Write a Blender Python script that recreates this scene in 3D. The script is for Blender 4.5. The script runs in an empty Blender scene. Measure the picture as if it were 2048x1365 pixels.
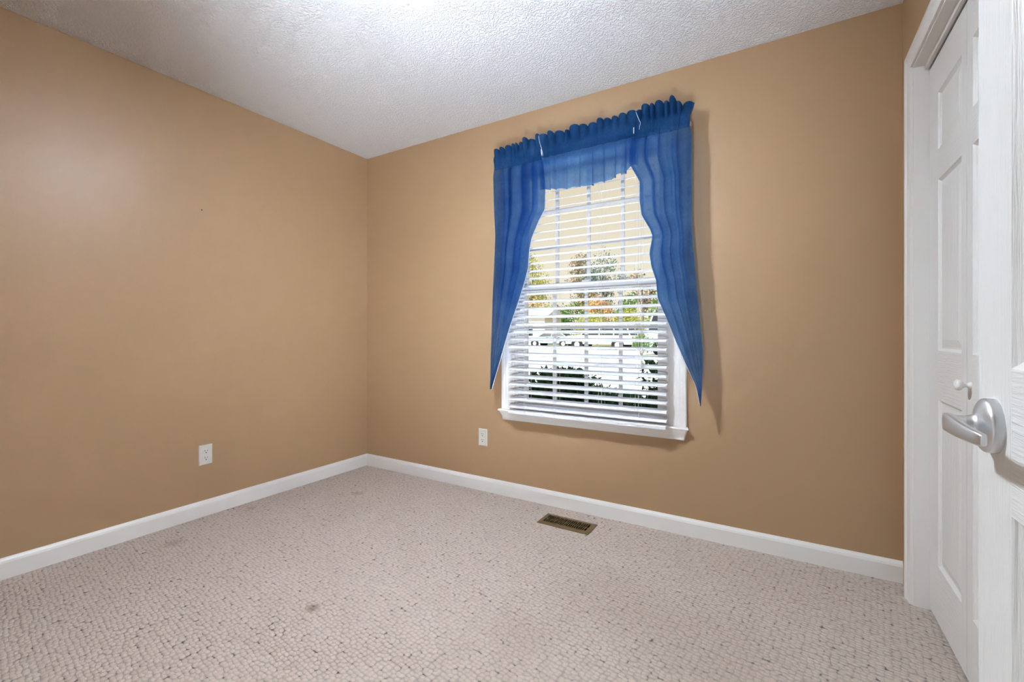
import bpy, bmesh, math, random
from mathutils import Vector, Matrix
rnd = random.Random(7)
S = bpy.context.scene
COL = S.collection

# ------------------------------------------------------------------ camera
CAM_H = 1.049
FPX = 903.0                       # focal length in pixels of the 2048-wide frame
YAW = math.radians(31.3)
cd = bpy.data.cameras.new('camera')
cd.sensor_width = 36.0
cd.lens = 36.0 * FPX / 2048.0
cd.shift_y = -15.5 / 2048.0
cd.clip_start = 0.02
cam = bpy.data.objects.new('camera', cd)
COL.objects.link(cam)
cam.location = (0, 0, CAM_H)
cam.rotation_euler = (math.radians(90), 0, YAW)
S.camera = cam

# ------------------------------------------------------------------ view, sky, sun, added hall fill lights
S.view_settings.view_transform = 'Standard'
S.view_settings.look = 'None'
S.view_settings.gamma = 1.0
S.view_settings.exposure = 0.12
S.cycles.max_bounces = 12
S.cycles.diffuse_bounces = 8
S.cycles.transparent_max_bounces = 16
S.cycles.sample_clamp_indirect = 6.0

W = bpy.data.worlds.new('sky')
S.world = W
W.use_nodes = True
nt = W.node_tree
nt.nodes.clear()
wo = nt.nodes.new('ShaderNodeOutputWorld')
wb = nt.nodes.new('ShaderNodeBackground')
wtc = nt.nodes.new('ShaderNodeTexCoord')
wsep = nt.nodes.new('ShaderNodeSeparateXYZ')
wr = nt.nodes.new('ShaderNodeValToRGB')
wr.color_ramp.elements[0].position = 0.0
wr.color_ramp.elements[0].color = (0.78, 0.72, 0.60, 1)
wr.color_ramp.elements[1].position = 0.85
wr.color_ramp.elements[1].color = (0.75, 0.95, 1.35, 1)
e = wr.color_ramp.elements.new(0.36)
e.color = (0.64, 0.55, 0.42, 1)
e = wr.color_ramp.elements.new(0.50)
e.color = (0.85, 0.95, 1.15, 1)
wb.inputs['Strength'].default_value = 1.15
nt.links.new(wtc.outputs['Generated'], wsep.inputs[0])
nt.links.new(wsep.outputs['Z'], wr.inputs[0])
nt.links.new(wr.outputs[0], wb.inputs[0])
nt.links.new(wb.outputs[0], wo.inputs[0])

sd = bpy.data.lights.new('sun', 'SUN')
sd.energy = 6.5
sd.angle = math.radians(0.6)
sd.color = (1.0, 0.95, 0.86)
sun = bpy.data.objects.new('sun', sd)
COL.objects.link(sun)
sun.rotation_euler = (math.radians(52), 0, math.radians(-22))   # high, from behind the house

ZTOP = 2.439
hd = bpy.data.lights.new('added_hall_fill', 'POINT')  # unseen point light added to fill the room from the hall
hd.shadow_soft_size = 0.16
hd.energy = 1
hd.color = (0.93, 0.98, 1.0)
hall_fill = bpy.data.objects.new('added_hall_fill', hd)
COL.objects.link(hall_fill)
hall_fill.location = (-0.20, -0.75, 0.62)

ud = bpy.data.lights.new('added_ceiling_fill', 'SPOT')  # unseen spot added low in the doorway to brighten the room's ceiling
ud.energy = 275
ud.color = (0.85, 0.96, 1.08)
ud.spot_size = math.radians(96)
ud.spot_blend = 1.0
ud.shadow_soft_size = 0.10
ceiling_fill = bpy.data.objects.new('added_ceiling_fill', ud)
COL.objects.link(ceiling_fill)
ceiling_fill.location = (-0.22, -0.20, 0.12)
ceiling_fill.rotation_euler = (Vector((-2.1, 1.9, ZTOP)) - Vector(ceiling_fill.location)).to_track_quat('-Z', 'Y').to_euler()

LAMP_STRENGTH = 640.0
LAMP_COL = (0.84, 0.955, 1.08)

# ------------------------------------------------------------------ helpers
def ray(px):
    u = (px - 1024.0) / FPX
    return (-math.sin(YAW) + math.cos(YAW) * u, math.cos(YAW) + math.sin(YAW) * u)

def onY(px, py, Y):
    rx, ry = ray(px)
    t = Y / ry
    return Vector((rx * t, Y, CAM_H + (667.0 - py) / FPX * t))

class MB:
    def __init__(self):
        self.v = []
        self.f = []
        self.m = []
    def add(self, vs, fs, mi=0):
        b = len(self.v)
        self.v += [tuple(p) for p in vs]
        self.f += [tuple(b + i for i in q) for q in fs]
        self.m += [mi] * len(fs)
        return self
    def box(self, x0, x1, y0, y1, z0, z1, mi=0):
        vs = [(x0, y0, z0), (x1, y0, z0), (x1, y1, z0), (x0, y1, z0),
              (x0, y0, z1), (x1, y0, z1), (x1, y1, z1), (x0, y1, z1)]
        fs = [(0, 3, 2, 1), (4, 5, 6, 7), (0, 1, 5, 4), (1, 2, 6, 5), (2, 3, 7, 6), (3, 0, 4, 7)]
        return self.add(vs, fs, mi)
    def prism(self, pts, axis, a0, a1, mi=0):
        """closed polygon pts (p,q) extruded along axis from a0 to a1"""
        n = len(pts)
        def mk(a, p):
            if axis == 'x': return (a, p[0], p[1])
            if axis == 'y': return (p[0], a, p[1])
            return (p[0], p[1], a)
        vs = [mk(a0, p) for p in pts] + [mk(a1, p) for p in pts]
        fs = [(i, (i + 1) % n, n + (i + 1) % n, n + i) for i in range(n)]
        fs += [tuple(range(n - 1, -1, -1)), tuple(range(n, 2 * n))]
        return self.add(vs, fs, mi)
    def tube(self, path, rad, n=10, caps=True, mi=0):
        path = [Vector(p) for p in path]
        rs = rad if isinstance(rad, (list, tuple)) else [rad] * len(path)
        vs, fs = [], []
        up = None
        for i, p in enumerate(path):
            d = (path[min(i + 1, len(path) - 1)] - path[max(i - 1, 0)]).normalized()
            if up is None:
                up = Vector((0, 0, 1)) if abs(d.z) < 0.9 else Vector((1, 0, 0))
            a = d.cross(up).normalized()
            b = a.cross(d).normalized()
            up = b
            for k in range(n):
                th = 2 * math.pi * k / n
                vs.append(p + (a * math.cos(th) + b * math.sin(th)) * rs[i])
        for i in range(len(path) - 1):
            for k in range(n):
                k2 = (k + 1) % n
                fs.append((i * n + k, i * n + k2, (i + 1) * n + k2, (i + 1) * n + k))
        if caps:
            fs.append(tuple(range(n - 1, -1, -1)))
            fs.append(tuple(range((len(path) - 1) * n, len(path) * n)))
        return self.add(vs, fs, mi)
    def lathe(self, prof, centre, axis, n=32, mi=0, caps=True):
        """prof: (radius, distance along axis); axis a unit Vector"""
        c = Vector(centre)
        ax = Vector(axis).normalized()
        a = ax.orthogonal().normalized()
        b = ax.cross(a)
        vs, fs = [], []
        for r, h in prof:
            for k in range(n):
                th = 2 * math.pi * k / n
                vs.append(c + ax * h + (a * math.cos(th) + b * math.sin(th)) * max(r, 1e-5))
        for i in range(len(prof) - 1):
            for k in range(n):
                k2 = (k + 1) % n
                fs.append((i * n + k, i * n + k2, (i + 1) * n + k2, (i + 1) * n + k))
        if not caps:
            return self.add(vs, fs, mi)
        fs.append(tuple(range(n - 1, -1, -1)))
        m = (len(prof) - 1) * n
        fs.append(tuple(range(m, m + n)))
        return self.add(vs, fs, mi)
    def build(self, name, mats, parent=None, smooth=False, bevel=0.0, bseg=2, origin=None):
        me = bpy.data.meshes.new(name)
        vs = self.v
        if origin is not None:
            o0 = Vector(origin)
            vs = [tuple(Vector(p) - o0) for p in vs]
        me.from_pydata(vs, [], self.f)
        if not isinstance(mats, (list, tuple)):
            mats = [mats]
        for mm in mats:
            me.materials.append(mm)
        if len(mats) > 1:
            me.polygons.foreach_set('material_index', self.m)
        bm = bmesh.new()
        bm.from_mesh(me)
        bmesh.ops.recalc_face_normals(bm, faces=bm.faces)
        bm.to_mesh(me)
        bm.free()
        if smooth:
            me.polygons.foreach_set('use_smooth', [True] * len(me.polygons))
        me.update()
        o = bpy.data.objects.new(name, me)
        COL.objects.link(o)
        if origin is not None:
            o.location = origin
        if bevel > 0:
            b = o.modifiers.new('bevel', 'BEVEL')
            b.width = bevel
            b.segments = bseg
            b.limit_method = 'ANGLE'
            b.angle_limit = math.radians(35)
            b.harden_normals = False
        if smooth == 'auto':
            pass
        if parent is not None:
            o.parent = parent
            if parent.type == 'EMPTY' or parent.location.length > 0:
                o.matrix_parent_inverse = Matrix.Translation(-world_loc(parent))
        return o

def world_loc(o):
    l = o.location.copy()
    if o.parent is not None:
        l = o.matrix_parent_inverse @ l + world_loc(o.parent)
    return l

def smooth_by_angle(o, deg=40):
    me = o.data
    bm = bmesh.new()
    bm.from_mesh(me)
    for f in bm.faces:
        f.smooth = True
    for ed in bm.edges:
        if len(ed.link_faces) == 2 and ed.calc_face_angle(0) > math.radians(deg):
            ed.smooth = False
    bm.to_mesh(me)
    bm.free()
    return o

def struct(o):
    o['kind'] = 'structure'
    return o

def tag(o, label, cat, group=None, kind=None):
    o['label'] = label
    o['category'] = cat
    if group: o['group'] = group
    if kind: o['kind'] = kind
    return o

def empty(name, loc):
    o = bpy.data.objects.new(name, None)
    o.empty_display_size = 0.1
    COL.objects.link(o)
    o.location = loc
    return o

# ------------------------------------------------------------------ materials
def base_mat(name, col, rough=0.5, spec=0.5, metal=0.0):
    m = bpy.data.materials.new(name)
    m.use_nodes = True
    b = m.node_tree.nodes['Principled BSDF']
    b.inputs['Base Color'].default_value = (*col, 1)
    b.inputs['Roughness'].default_value = rough
    b.inputs['Specular IOR Level'].default_value = spec
    b.inputs['Metallic'].default_value = metal
    return m, m.node_tree, b

def N(t, kind, **kw):
    n = t.nodes.new(kind)
    for k, v in kw.items():
        if k in n.inputs.keys() if hasattr(n.inputs, 'keys') else False:
            n.inputs[k].default_value = v
        else:
            setattr(n, k, v)
    return n

def coords(t, scale=(1, 1, 1), rot=(0, 0, 0), loc=(0, 0, 0)):
    tc = t.nodes.new('ShaderNodeTexCoord')
    mp = t.nodes.new('ShaderNodeMapping')
    mp.inputs['Scale'].default_value = scale
    mp.inputs['Rotation'].default_value = rot
    mp.inputs['Location'].default_value = loc
    t.links.new(tc.outputs['Object'], mp.inputs['Vector'])
    return mp.outputs['Vector']

def noise(t, vec, scale, detail=3.0, rough=0.5, dist=0.0):
    n = t.nodes.new('ShaderNodeTexNoise')
    n.inputs['Scale'].default_value = scale
    n.inputs['Detail'].default_value = detail
    n.inputs['Roughness'].default_value = rough
    n.inputs['Distortion'].default_value = dist
    t.links.new(vec, n.inputs['Vector'])
    return n

def ramp(t, fac, stops):
    r = t.nodes.new('ShaderNodeValToRGB')
    els = r.color_ramp.elements
    els[0].position, els[0].color = stops[0][0], (*stops[0][1], 1)
    els[1].position, els[1].color = stops[-1][0], (*stops[-1][1], 1)
    for p, c in stops[1:-1]:
        q = els.new(p)
        q.color = (*c, 1)
    t.links.new(fac, r.inputs[0])
    return r

def bump(t, b, height, strength, dist=0.01):
    n = t.nodes.new('ShaderNodeBump')
    n.inputs['Strength'].default_value = strength
    n.inputs['Distance'].default_value = dist
    t.links.new(height, n.inputs['Height'])
    t.links.new(n.outputs[0], b.inputs['Normal'])
    return n

def math_node(t, op, a, b=None, clamp=False):
    n = t.nodes.new('ShaderNodeMath')
    n.operation = op
    n.use_clamp = clamp
    for i, v in enumerate((a, b)):
        if v is None: continue
        if isinstance(v, (int, float)): n.inputs[i].default_value = v
        else: t.links.new(v, n.inputs[i])
    return n.outputs[0]

def mix_col(t, fac, a, b, mode='MIX'):
    n = t.nodes.new('ShaderNodeMix')
    n.data_type = 'RGBA'
    n.blend_type = mode
    if isinstance(fac, (int, float)): n.inputs[0].default_value = fac
    else: t.links.new(fac, n.inputs[0])
    for s, v in ((6, a), (7, b)):
        if isinstance(v, tuple): n.inputs[s].default_value = (*v, 1)
        else: t.links.new(v, n.inputs[s])
    return n.outputs[2]

def dot_mask(t, centre, radius):
    """1 inside a soft blob of the given radius around centre (object space)"""
    tc = t.nodes.new('ShaderNodeTexCoord')
    d = t.nodes.new('ShaderNodeVectorMath')
    d.operation = 'DISTANCE'
    d.inputs[1].default_value = centre
    t.links.new(tc.outputs['Object'], d.inputs[0])
    mr = t.nodes.new('ShaderNodeMapRange')
    mr.inputs['From Min'].default_value = radius
    mr.inputs['From Max'].default_value = radius * 0.35
    t.links.new(d.outputs['Value'], mr.inputs['Value'])
    return mr.outputs[0]

WALL_COL = (0.415, 0.272, 0.152)
def wall_mat(name, nail=None):
    m, t, b = base_mat(name, WALL_COL, 0.41, 0.42)
    v = coords(t)
    n1 = noise(t, v, 0.9, 2)
    c = mix_col(t, n1.outputs['Fac'], tuple(x * 0.96 for x in WALL_COL), tuple(x * 1.04 for x in WALL_COL))
    if nail:
        c = mix_col(t, dot_mask(t, nail, 0.006), c, (0.08, 0.05, 0.03))
    t.links.new(c, b.inputs['Base Color'])
    n2 = noise(t, v, 140, 3)
    bump(t, b, n2.outputs['Fac'], 0.12, 0.002)
    return m
M_wall = wall_mat('tan_wall_paint')
M_hall, _t, _b = base_mat('white_hall_paint', (0.80, 0.80, 0.79), 0.6, 0.3)
M_wall_left = wall_mat('tan_wall_paint_with_nail_hole', nail=(-2.858, 1.285, 1.755))

def ceiling_mat():
    m, t, b = base_mat('textured_white_ceiling', (0.94, 0.95, 0.96), 0.75, 0.25)
    v = coords(t)
    n0 = noise(t, v, 14, 2)
    vm = t.nodes.new('ShaderNodeVectorMath')
    vm.operation = 'MULTIPLY_ADD'
    t.links.new(n0.outputs['Color'], vm.inputs[0])
    vm.inputs[1].default_value = (0.05, 0.05, 0.05)
    t.links.new(v, vm.inputs[2])
    n1 = noise(t, vm.outputs[0], 95, 3.0, 0.55)
    r1 = ramp(t, n1.outputs['Fac'], [(0.40, (0, 0, 0)), (0.62, (1, 1, 1))])
    n2 = noise(t, v, 190, 2)
    h = math_node(t, 'MULTIPLY_ADD', n2.outputs['Fac'], 0.25)
    hn = h.node
    t.links.new(r1.outputs[0], hn.inputs[2])
    bump(t, b, h, 0.8, 0.006)
    return m
M_ceiling = ceiling_mat()

def carpet_mat():
    m, t, b = base_mat('berber_carpet', (0.5, 0.42, 0.37), 0.95, 0.1)
    b.inputs['Sheen Weight'].default_value = 0.15
    v = coords(t, (1, 1, 1), (0, 0, math.radians(8)))
    nd = noise(t, v, 22, 2)
    vm = t.nodes.new('ShaderNodeVectorMath')
    vm.operation = 'MULTIPLY_ADD'
    t.links.new(nd.outputs['Color'], vm.inputs[0])
    vm.inputs[1].default_value = (0.012, 0.012, 0.0)
    t.links.new(v, vm.inputs[2])
    mp = t.nodes.new('ShaderNodeMapping')
    mp.inputs['Scale'].default_value = (52, 68, 1)
    t.links.new(vm.outputs[0], mp.inputs['Vector'])
    vo = t.nodes.new('ShaderNodeTexVoronoi')
    vo.voronoi_dimensions = '2D'
    vo.feature = 'F1'
    vo.inputs['Scale'].default_value = 1.0
    vo.inputs['Randomness'].default_value = 0.55
    t.links.new(mp.outputs[0], vo.inputs['Vector'])
    loop = math_node(t, 'MULTIPLY', vo.outputs['Distance'], vo.outputs['Distance'])
    hgt = math_node(t, 'SUBTRACT', 1.0, loop)
    # gaps between loops: darker yarn, plus crevice shade put into the colour
    gap = t.nodes.new('ShaderNodeMapRange')
    gap.inputs['From Min'].default_value = 0.26
    gap.inputs['From Max'].default_value = 0.80
    pit = t.nodes.new('ShaderNodeMapRange')
    pit.inputs['From Min'].default_value = 0.54
    pit.inputs['From Max'].default_value = 0.70
    t.links.new(vo.outputs['Distance'], pit.inputs['Value'])
    t.links.new(vo.outputs['Distance'], gap.inputs['Value'])
    # flecks: a few gaps carry dark yarn
    fl = noise(t, v, 45, 1)
    flm = t.nodes.new('ShaderNodeMapRange')
    flm.inputs['From Min'].default_value = 0.53
    flm.inputs['From Max'].default_value = 0.66
    t.links.new(fl.outputs['Fac'], flm.inputs['Value'])
    big = noise(t, v, 1.6, 3)
    c0 = mix_col(t, big.outputs['Fac'], (0.70, 0.58, 0.49), (0.80, 0.685, 0.595))
    yarn = noise(t, coords(t, (150, 420, 1), (0, 0, math.radians(35))), 1.0, 2)
    c0 = mix_col(t, yarn.outputs['Fac'], c0, (0.53, 0.44, 0.375))
    sep = t.nodes.new('ShaderNodeSeparateColor')
    t.links.new(vo.outputs['Color'], sep.inputs[0])
    c1 = mix_col(t, math_node(t, 'MULTIPLY', sep.outputs[0], 0.30), c0, (0.44, 0.36, 0.305))
    g1 = math_node(t, 'MULTIPLY', gap.outputs[0], 0.50)
    c2 = mix_col(t, g1, c1, (0.33, 0.265, 0.225))
    g2 = math_node(t, 'MULTIPLY', pit.outputs[0], flm.outputs[0], True)
    c3 = mix_col(t, math_node(t, 'MULTIPLY', g2, 0.9), c2, (0.10, 0.065, 0.045))
    # old stains and traffic marks
    c = c3
    for cx, cy, r, f, col in ((-1.545, 1.076, 0.035, 0.6, (0.20, 0.12, 0.05)),
                              (-0.62, 1.72, 0.30, 0.22, (0.30, 0.22, 0.16)),
                              (-0.25, 1.62, 0.34, 0.20, (0.30, 0.22, 0.16)),
                              (-0.78, 1.36, 0.16, 0.18, (0.30, 0.22, 0.16)),
                              (-0.62, 1.05, 0.12, 0.25, (0.25, 0.2, 0.18)),
                              (-2.62, 1.05, 0.06, 0.35, (0.24, 0.16, 0.08)),
                              (-2.40, 2.0, 0.05, 0.35, (0.22, 0.15, 0.08)),
                              (-2.74, 1.50, 0.03, 0.4, (0.22, 0.15, 0.08))):
        mk = dot_mask(t, (cx, cy, 0.0), r)
        c = mix_col(t, math_node(t, 'MULTIPLY', mk, f), c, col)
    t.links.new(c, b.inputs['Base Color'])
    fib = noise(t, v, 420, 2)
    hh = math_node(t, 'MULTIPLY_ADD', fib.outputs['Fac'], 0.25)
    t.links.new(hgt, hh.node.inputs[2])
    bump(t, b, hh, 1.0, 0.014)
    return m
M_carpet = carpet_mat()

def paint_mat(name, col=(0.80, 0.80, 0.80), rough=0.35, grain=None):
    m, t, b = base_mat(name, col, rough, 0.45)
    if grain:
        v = coords(t, grain)
        n = noise(t, v, 1.0, 4, 0.6, 0.6)
        bump(t, b, n.outputs['Fac'], 0.9, 0.003)
    else:
        v = coords(t)
        n = noise(t, v, 60, 2)
        bump(t, b, n.outputs['Fac'], 0.05, 0.001)
    return m
M_trim = paint_mat('white_trim_paint', (0.80, 0.785, 0.76), 0.35)
M_door_v = paint_mat('white_door_vertical_grain', (0.78, 0.77, 0.745), 0.38, (160, 160, 7))
M_door_h = paint_mat('white_door_horizontal_grain', (0.78, 0.77, 0.745), 0.38, (110, 7, 170))
M_vinyl = paint_mat('white_vinyl_sash', (0.80, 0.81, 0.83), 0.3)
M_slat = paint_mat('white_blind_slat', (0.75, 0.76, 0.785), 0.35)
M_cord, _t, _b = base_mat('white_cord', (0.75, 0.74, 0.72), 0.8, 0.2)
M_plate = paint_mat('ivory_white_plastic', (0.72, 0.71, 0.67), 0.3)
M_slot, _t, _b = base_mat('dark_slot', (0.006, 0.005, 0.004), 0.9, 0.05)
M_gap, _t, _b = base_mat('dark_closet_interior', (0.08, 0.08, 0.08), 0.9, 0.1)

def nickel_mat():
    m, t, b = base_mat('satin_nickel', (0.82, 0.84, 0.87), 0.36, 0.5, 1.0)
    v = coords(t)
    n = noise(t, v, 90, 3)
    r = ramp(t, n.outputs['Fac'], [(0.3, (0.33,) * 3), (0.7, (0.39,) * 3)])
    t.links.new(r.outputs[0], b.inputs['Roughness'])
    return m
M_nickel = nickel_mat()

def brown_metal_mat():
    m, t, b = base_mat('brown_painted_metal', (0.17, 0.115, 0.055), 0.42, 0.5, 0.35)
    v = coords(t)
    n = noise(t, v, 24, 3)
    c = mix_col(t, n.outputs['Fac'], (0.14, 0.095, 0.045), (0.23, 0.155, 0.075))
    t.links.new(c, b.inputs['Base Color'])
    return m
M_register = brown_metal_mat()

def glass_mat(name, tint=(0.97, 0.985, 0.98)):
    m = bpy.data.materials.new(name)
    m.use_nodes = True
    t = m.node_tree
    t.nodes.clear()
    out = t.nodes.new('ShaderNodeOutputMaterial')
    tr = t.nodes.new('ShaderNodeBsdfTransparent')
    tr.inputs[0].default_value = (*tint, 1)
    gl = t.nodes.new('ShaderNodeBsdfGlossy')
    gl.inputs['Roughness'].default_value = 0.01
    fr = t.nodes.new('ShaderNodeFresnel')
    fr.inputs['IOR'].default_value = 1.45
    mx = t.nodes.new('ShaderNodeMixShader')
    sc = math_node(t, 'MULTIPLY', fr.outputs[0], 0.02)
    t.links.new(sc, mx.inputs[0])
    t.links.new(tr.outputs[0], mx.inputs[1])
    t.links.new(gl.outputs[0], mx.inputs[2])
    t.links.new(mx.outputs[0], out.inputs[0])
    return m
M_glass = glass_mat('window_glass')

def bowl_mat(name='lit_frosted_glass', k=1.0):
    m = bpy.data.materials.new(name)
    m.use_nodes = True
    t = m.node_tree
    b = t.nodes['Principled BSDF']
    b.inputs['Base Color'].default_value = (0.9, 0.88, 0.85, 1)
    b.inputs['Roughness'].default_value = 0.5
    b.inputs['Emission Color'].default_value = (*LAMP_COL, 1)
    # glow graded by surface tilt: shoulder dimmed to limit the bright patch on the ceiling
    gm = t.nodes.new('ShaderNodeNewGeometry')
    sp = t.nodes.new('ShaderNodeSeparateXYZ')
    t.links.new(gm.outputs['Normal'], sp.inputs[0])
    dn = math_node(t, 'POWER', math_node(t, 'ABSOLUTE', sp.outputs['Z']), 2.2)
    st_ = math_node(t, 'MULTIPLY_ADD', dn, 0.97 * LAMP_STRENGTH * k)
    st_.node.inputs[2].default_value = 0.03 * LAMP_STRENGTH * k
    t.links.new(st_, b.inputs['Emission Strength'])
    return m
M_bowl = bowl_mat()
M_bowl_in = bowl_mat('unlit_frosted_glass_inside', 0.0)  # inner face given no glow, to keep the ceiling above it darker

def fabric_mat(name='blue_sheer_cotton', thin=0.67, clear=0.16):
    m = bpy.data.materials.new(name)
    m.use_nodes = True
    t = m.node_tree
    t.nodes.clear()
    out = t.nodes.new('ShaderNodeOutputMaterial')
    df = t.nodes.new('ShaderNodeBsdfDiffuse')
    tl = t.nodes.new('ShaderNodeBsdfTranslucent')
    tr = t.nodes.new('ShaderNodeBsdfTransparent')
    tr.inputs[0].default_value = (0.45, 0.68, 1.0, 1)
    v = coords(t)
    vs = coords(t, (500, 500, 90))
    n = noise(t, vs, 1.0, 3, 0.6)
    n2 = noise(t, v, 9, 3)
    f = math_node(t, 'MULTIPLY', n.outputs['Fac'], n2.outputs['Fac'])
    r = ramp(t, f, [(0.12, (0.004, 0.026, 0.095)), (0.42, (0.018, 0.066, 0.170))])
    r2 = ramp(t, f, [(0.12, (0.21, 0.46, 0.85)), (0.42, (0.42, 0.70, 1.0))])
    t.links.new(r.outputs[0], df.inputs[0])
    t.links.new(r2.outputs[0], tl.inputs[0])
    m1 = t.nodes.new('ShaderNodeMixShader')
    m1.inputs[0].default_value = thin
    t.links.new(df.outputs[0], m1.inputs[1])
    t.links.new(tl.outputs[0], m1.inputs[2])
    m2 = t.nodes.new('ShaderNodeMixShader')
    m2.inputs[0].default_value = clear
    t.links.new(m1.outputs[0], m2.inputs[1])
    t.links.new(tr.outputs[0], m2.inputs[2])
    bn = t.nodes.new('ShaderNodeBump')
    bn.inputs['Strength'].default_value = 0.25
    bn.inputs['Distance'].default_value = 0.004
    n3 = noise(t, v, 45, 3, 0.6, 0.8)
    t.links.new(n3.outputs['Fac'], bn.inputs['Height'])
    t.links.new(bn.outputs[0], df.inputs['Normal'])
    t.links.new(bn.outputs[0], tl.inputs['Normal'])
    t.links.new(m2.outputs[0], out.inputs[0])
    return m
M_fabric = fabric_mat()
M_fabric_hemmed = fabric_mat('blue_cotton_folded_header', 0.22, 0.02)   # three layers sewn together
M_hem, _t, _b = base_mat('white_hem_thread', (0.72, 0.78, 0.86), 0.8, 0.2)

def leaf_mat(name, c1, c2, c3=None, scale=3.0):
    m = bpy.data.materials.new(name)
    m.use_nodes = True
    t = m.node_tree
    t.nodes.clear()
    out = t.nodes.new('ShaderNodeOutputMaterial')
    v = coords(t)
    n = noise(t, v, scale, 3, 0.7)
    stops = [(0.36, c1), (0.62, c2)] if c3 is None else [(0.34, c1), (0.5, c2), (0.66, c3)]
    r = ramp(t, n.outputs['Fac'], stops)
    df = t.nodes.new('ShaderNodeBsdfDiffuse')
    tl = t.nodes.new('ShaderNodeBsdfTranslucent')
    t.links.new(r.outputs[0], df.inputs[0])
    t.links.new(r.outputs[0], tl.inputs[0])
    mx = t.nodes.new('ShaderNodeMixShader')
    mx.inputs[0].default_value = 0.3
    t.links.new(df.outputs[0], mx.inputs[1])
    t.links.new(tl.outputs[0], mx.inputs[2])
    t.links.new(mx.outputs[0], out.inputs[0])
    return m

def rough_mat(name, c1, c2, scale=8.0, rough=0.9, bstr=0.3):
    m, t, b = base_mat(name, c1, rough, 0.2)
    v = coords(t)
    n = noise(t, v, scale, 5, 0.6)
    c = mix_col(t, n.outputs['Fac'], c1, c2)
    t.links.new(c, b.inputs['Base Color'])
    bump(t, b, n.outputs['Fac'], bstr, 0.01)
    return m
M_bark = rough_mat('bark', (0.11, 0.085, 0.065), (0.22, 0.18, 0.15), 14)

# ------------------------------------------------------------------ room dimensions
XL, XR = -2.858, 0.417            # left wall, closet wall
YB, YF = 2.476, 0.06              # window wall, door wall
ZC = 2.439
WT = 0.15

# ------------------------------------------------------------------ shell
floor = struct(MB().box(XL - 0.15, 1.4, -1.5, YB + WT, -0.12, 0.0).build('floor', M_carpet))
ceil = struct(MB().box(XL - 0.15, 1.4, -1.5, YB + WT, ZC, ZC + 0.1).build('ceiling', M_ceiling))
struct(MB().box(XL - 0.15, XL, -1.5, YB + WT, 0, ZC).build('wall_left', M_wall_left))

WX0, WX1, WZ0, WZ1 = -1.475, -0.540, 0.563, 2.090     # window opening
mb = MB()
mb.box(XL, WX0, YB, YB + WT, 0, ZC)
mb.box(WX1, XR, YB, YB + WT, 0, ZC)
mb.box(WX0, WX1, YB, YB + WT, 0, WZ0 - 0.02)
mb.box(WX0, WX1, YB, YB + WT, WZ1, ZC)
struct(mb.build('wall_back', M_wall))

CY0, CY1, CZ1 = 1.455, 2.285, 2.069                    # finished closet opening
mb = MB()
mb.box(XR, XR + 0.115, CY1 + 0.018, YB + WT, 0, ZC)
mb.box(XR, XR + 0.115, -0.06, CY0 - 0.018, 0, ZC)
mb.box(XR, XR + 0.115, CY0 - 0.018, CY1 + 0.018, CZ1 + 0.018, ZC)
struct(mb.build('wall_right', M_wall))
mb = MB()
mb.box(1.05, 1.10, 1.2, YB + WT, 0, ZC)
mb.box(XR + 0.115, 1.05, 1.2, 1.25, 0, ZC)
mb.box(XR + 0.115, 1.05, YB, YB + WT, 0, ZC)
struct(mb.build('wall_closet', M_wall))

DX0, DX1, DZ1 = -0.600, 0.252, 2.05                    # doorway the camera stands in
mb = MB()
mb.box(XL, DX0 - 0.018, -0.06, YF, 0, ZC)
mb.box(DX1 + 0.018, XR, -0.06, YF, 0, ZC)
mb.box(DX0 - 0.018, DX1 + 0.018, -0.06, YF, DZ1 + 0.018, ZC)
struct(mb.build('wall_front', M_wall))
mb = MB()
mb.box(XL, 1.4, -1.5, -1.35, 0, ZC)
mb.box(1.3, 1.4, -1.35, 1.2, 0, ZC)
struct(mb.build('wall_hall', M_hall))

# roof slab with eaves above the ceiling, shading the ground by the house
M_roof = rough_mat('grey_shingle', (0.16, 0.15, 0.14), (0.24, 0.23, 0.22), 20)
struct(MB().box(-9.0, 7.0, -6.0, YB + 0.55, ZC + 0.14, ZC + 0.34).build('roof', M_roof))

# baseboards
BP = [(0.0, 0.0), (0.013, 0.0), (0.013, 0.068), (0.010, 0.078), (0.005, 0.086), (0.003, 0.090), (0.0, 0.090)]
def base_run(name, fn, a0, a1, m0=0, m1=0):
    """fn(along, depth, z) -> world; m0/m1: how the ends are mitred"""
    n = len(BP)
    vs = [fn(a0 + m0 * d, d, z) for d, z in BP] + [fn(a1 + m1 * d, d, z) for d, z in BP]
    fs = [(i, (i + 1) % n, n + (i + 1) % n, n + i) for i in range(n)]
    fs += [tuple(range(n - 1, -1, -1)), tuple(range(n, 2 * n))]
    return struct(MB().add(vs, fs).build(name, M_trim))
base_run('baseboard_left', lambda a, d, z: (XL + d, a, z), YF, YB, 1, -1)
base_run('baseboard_back', lambda a, d, z: (a, YB - d, z), XL, XR, 1, 0)
base_run('baseboard_right', lambda a, d, z: (XR - d, a, z), YF, CY0 - 0.075, 0, 0)
base_run('baseboard_front', lambda a, d, z: (a, YF + d, z), XL, DX0 - 0.08, 1, 0)

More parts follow.
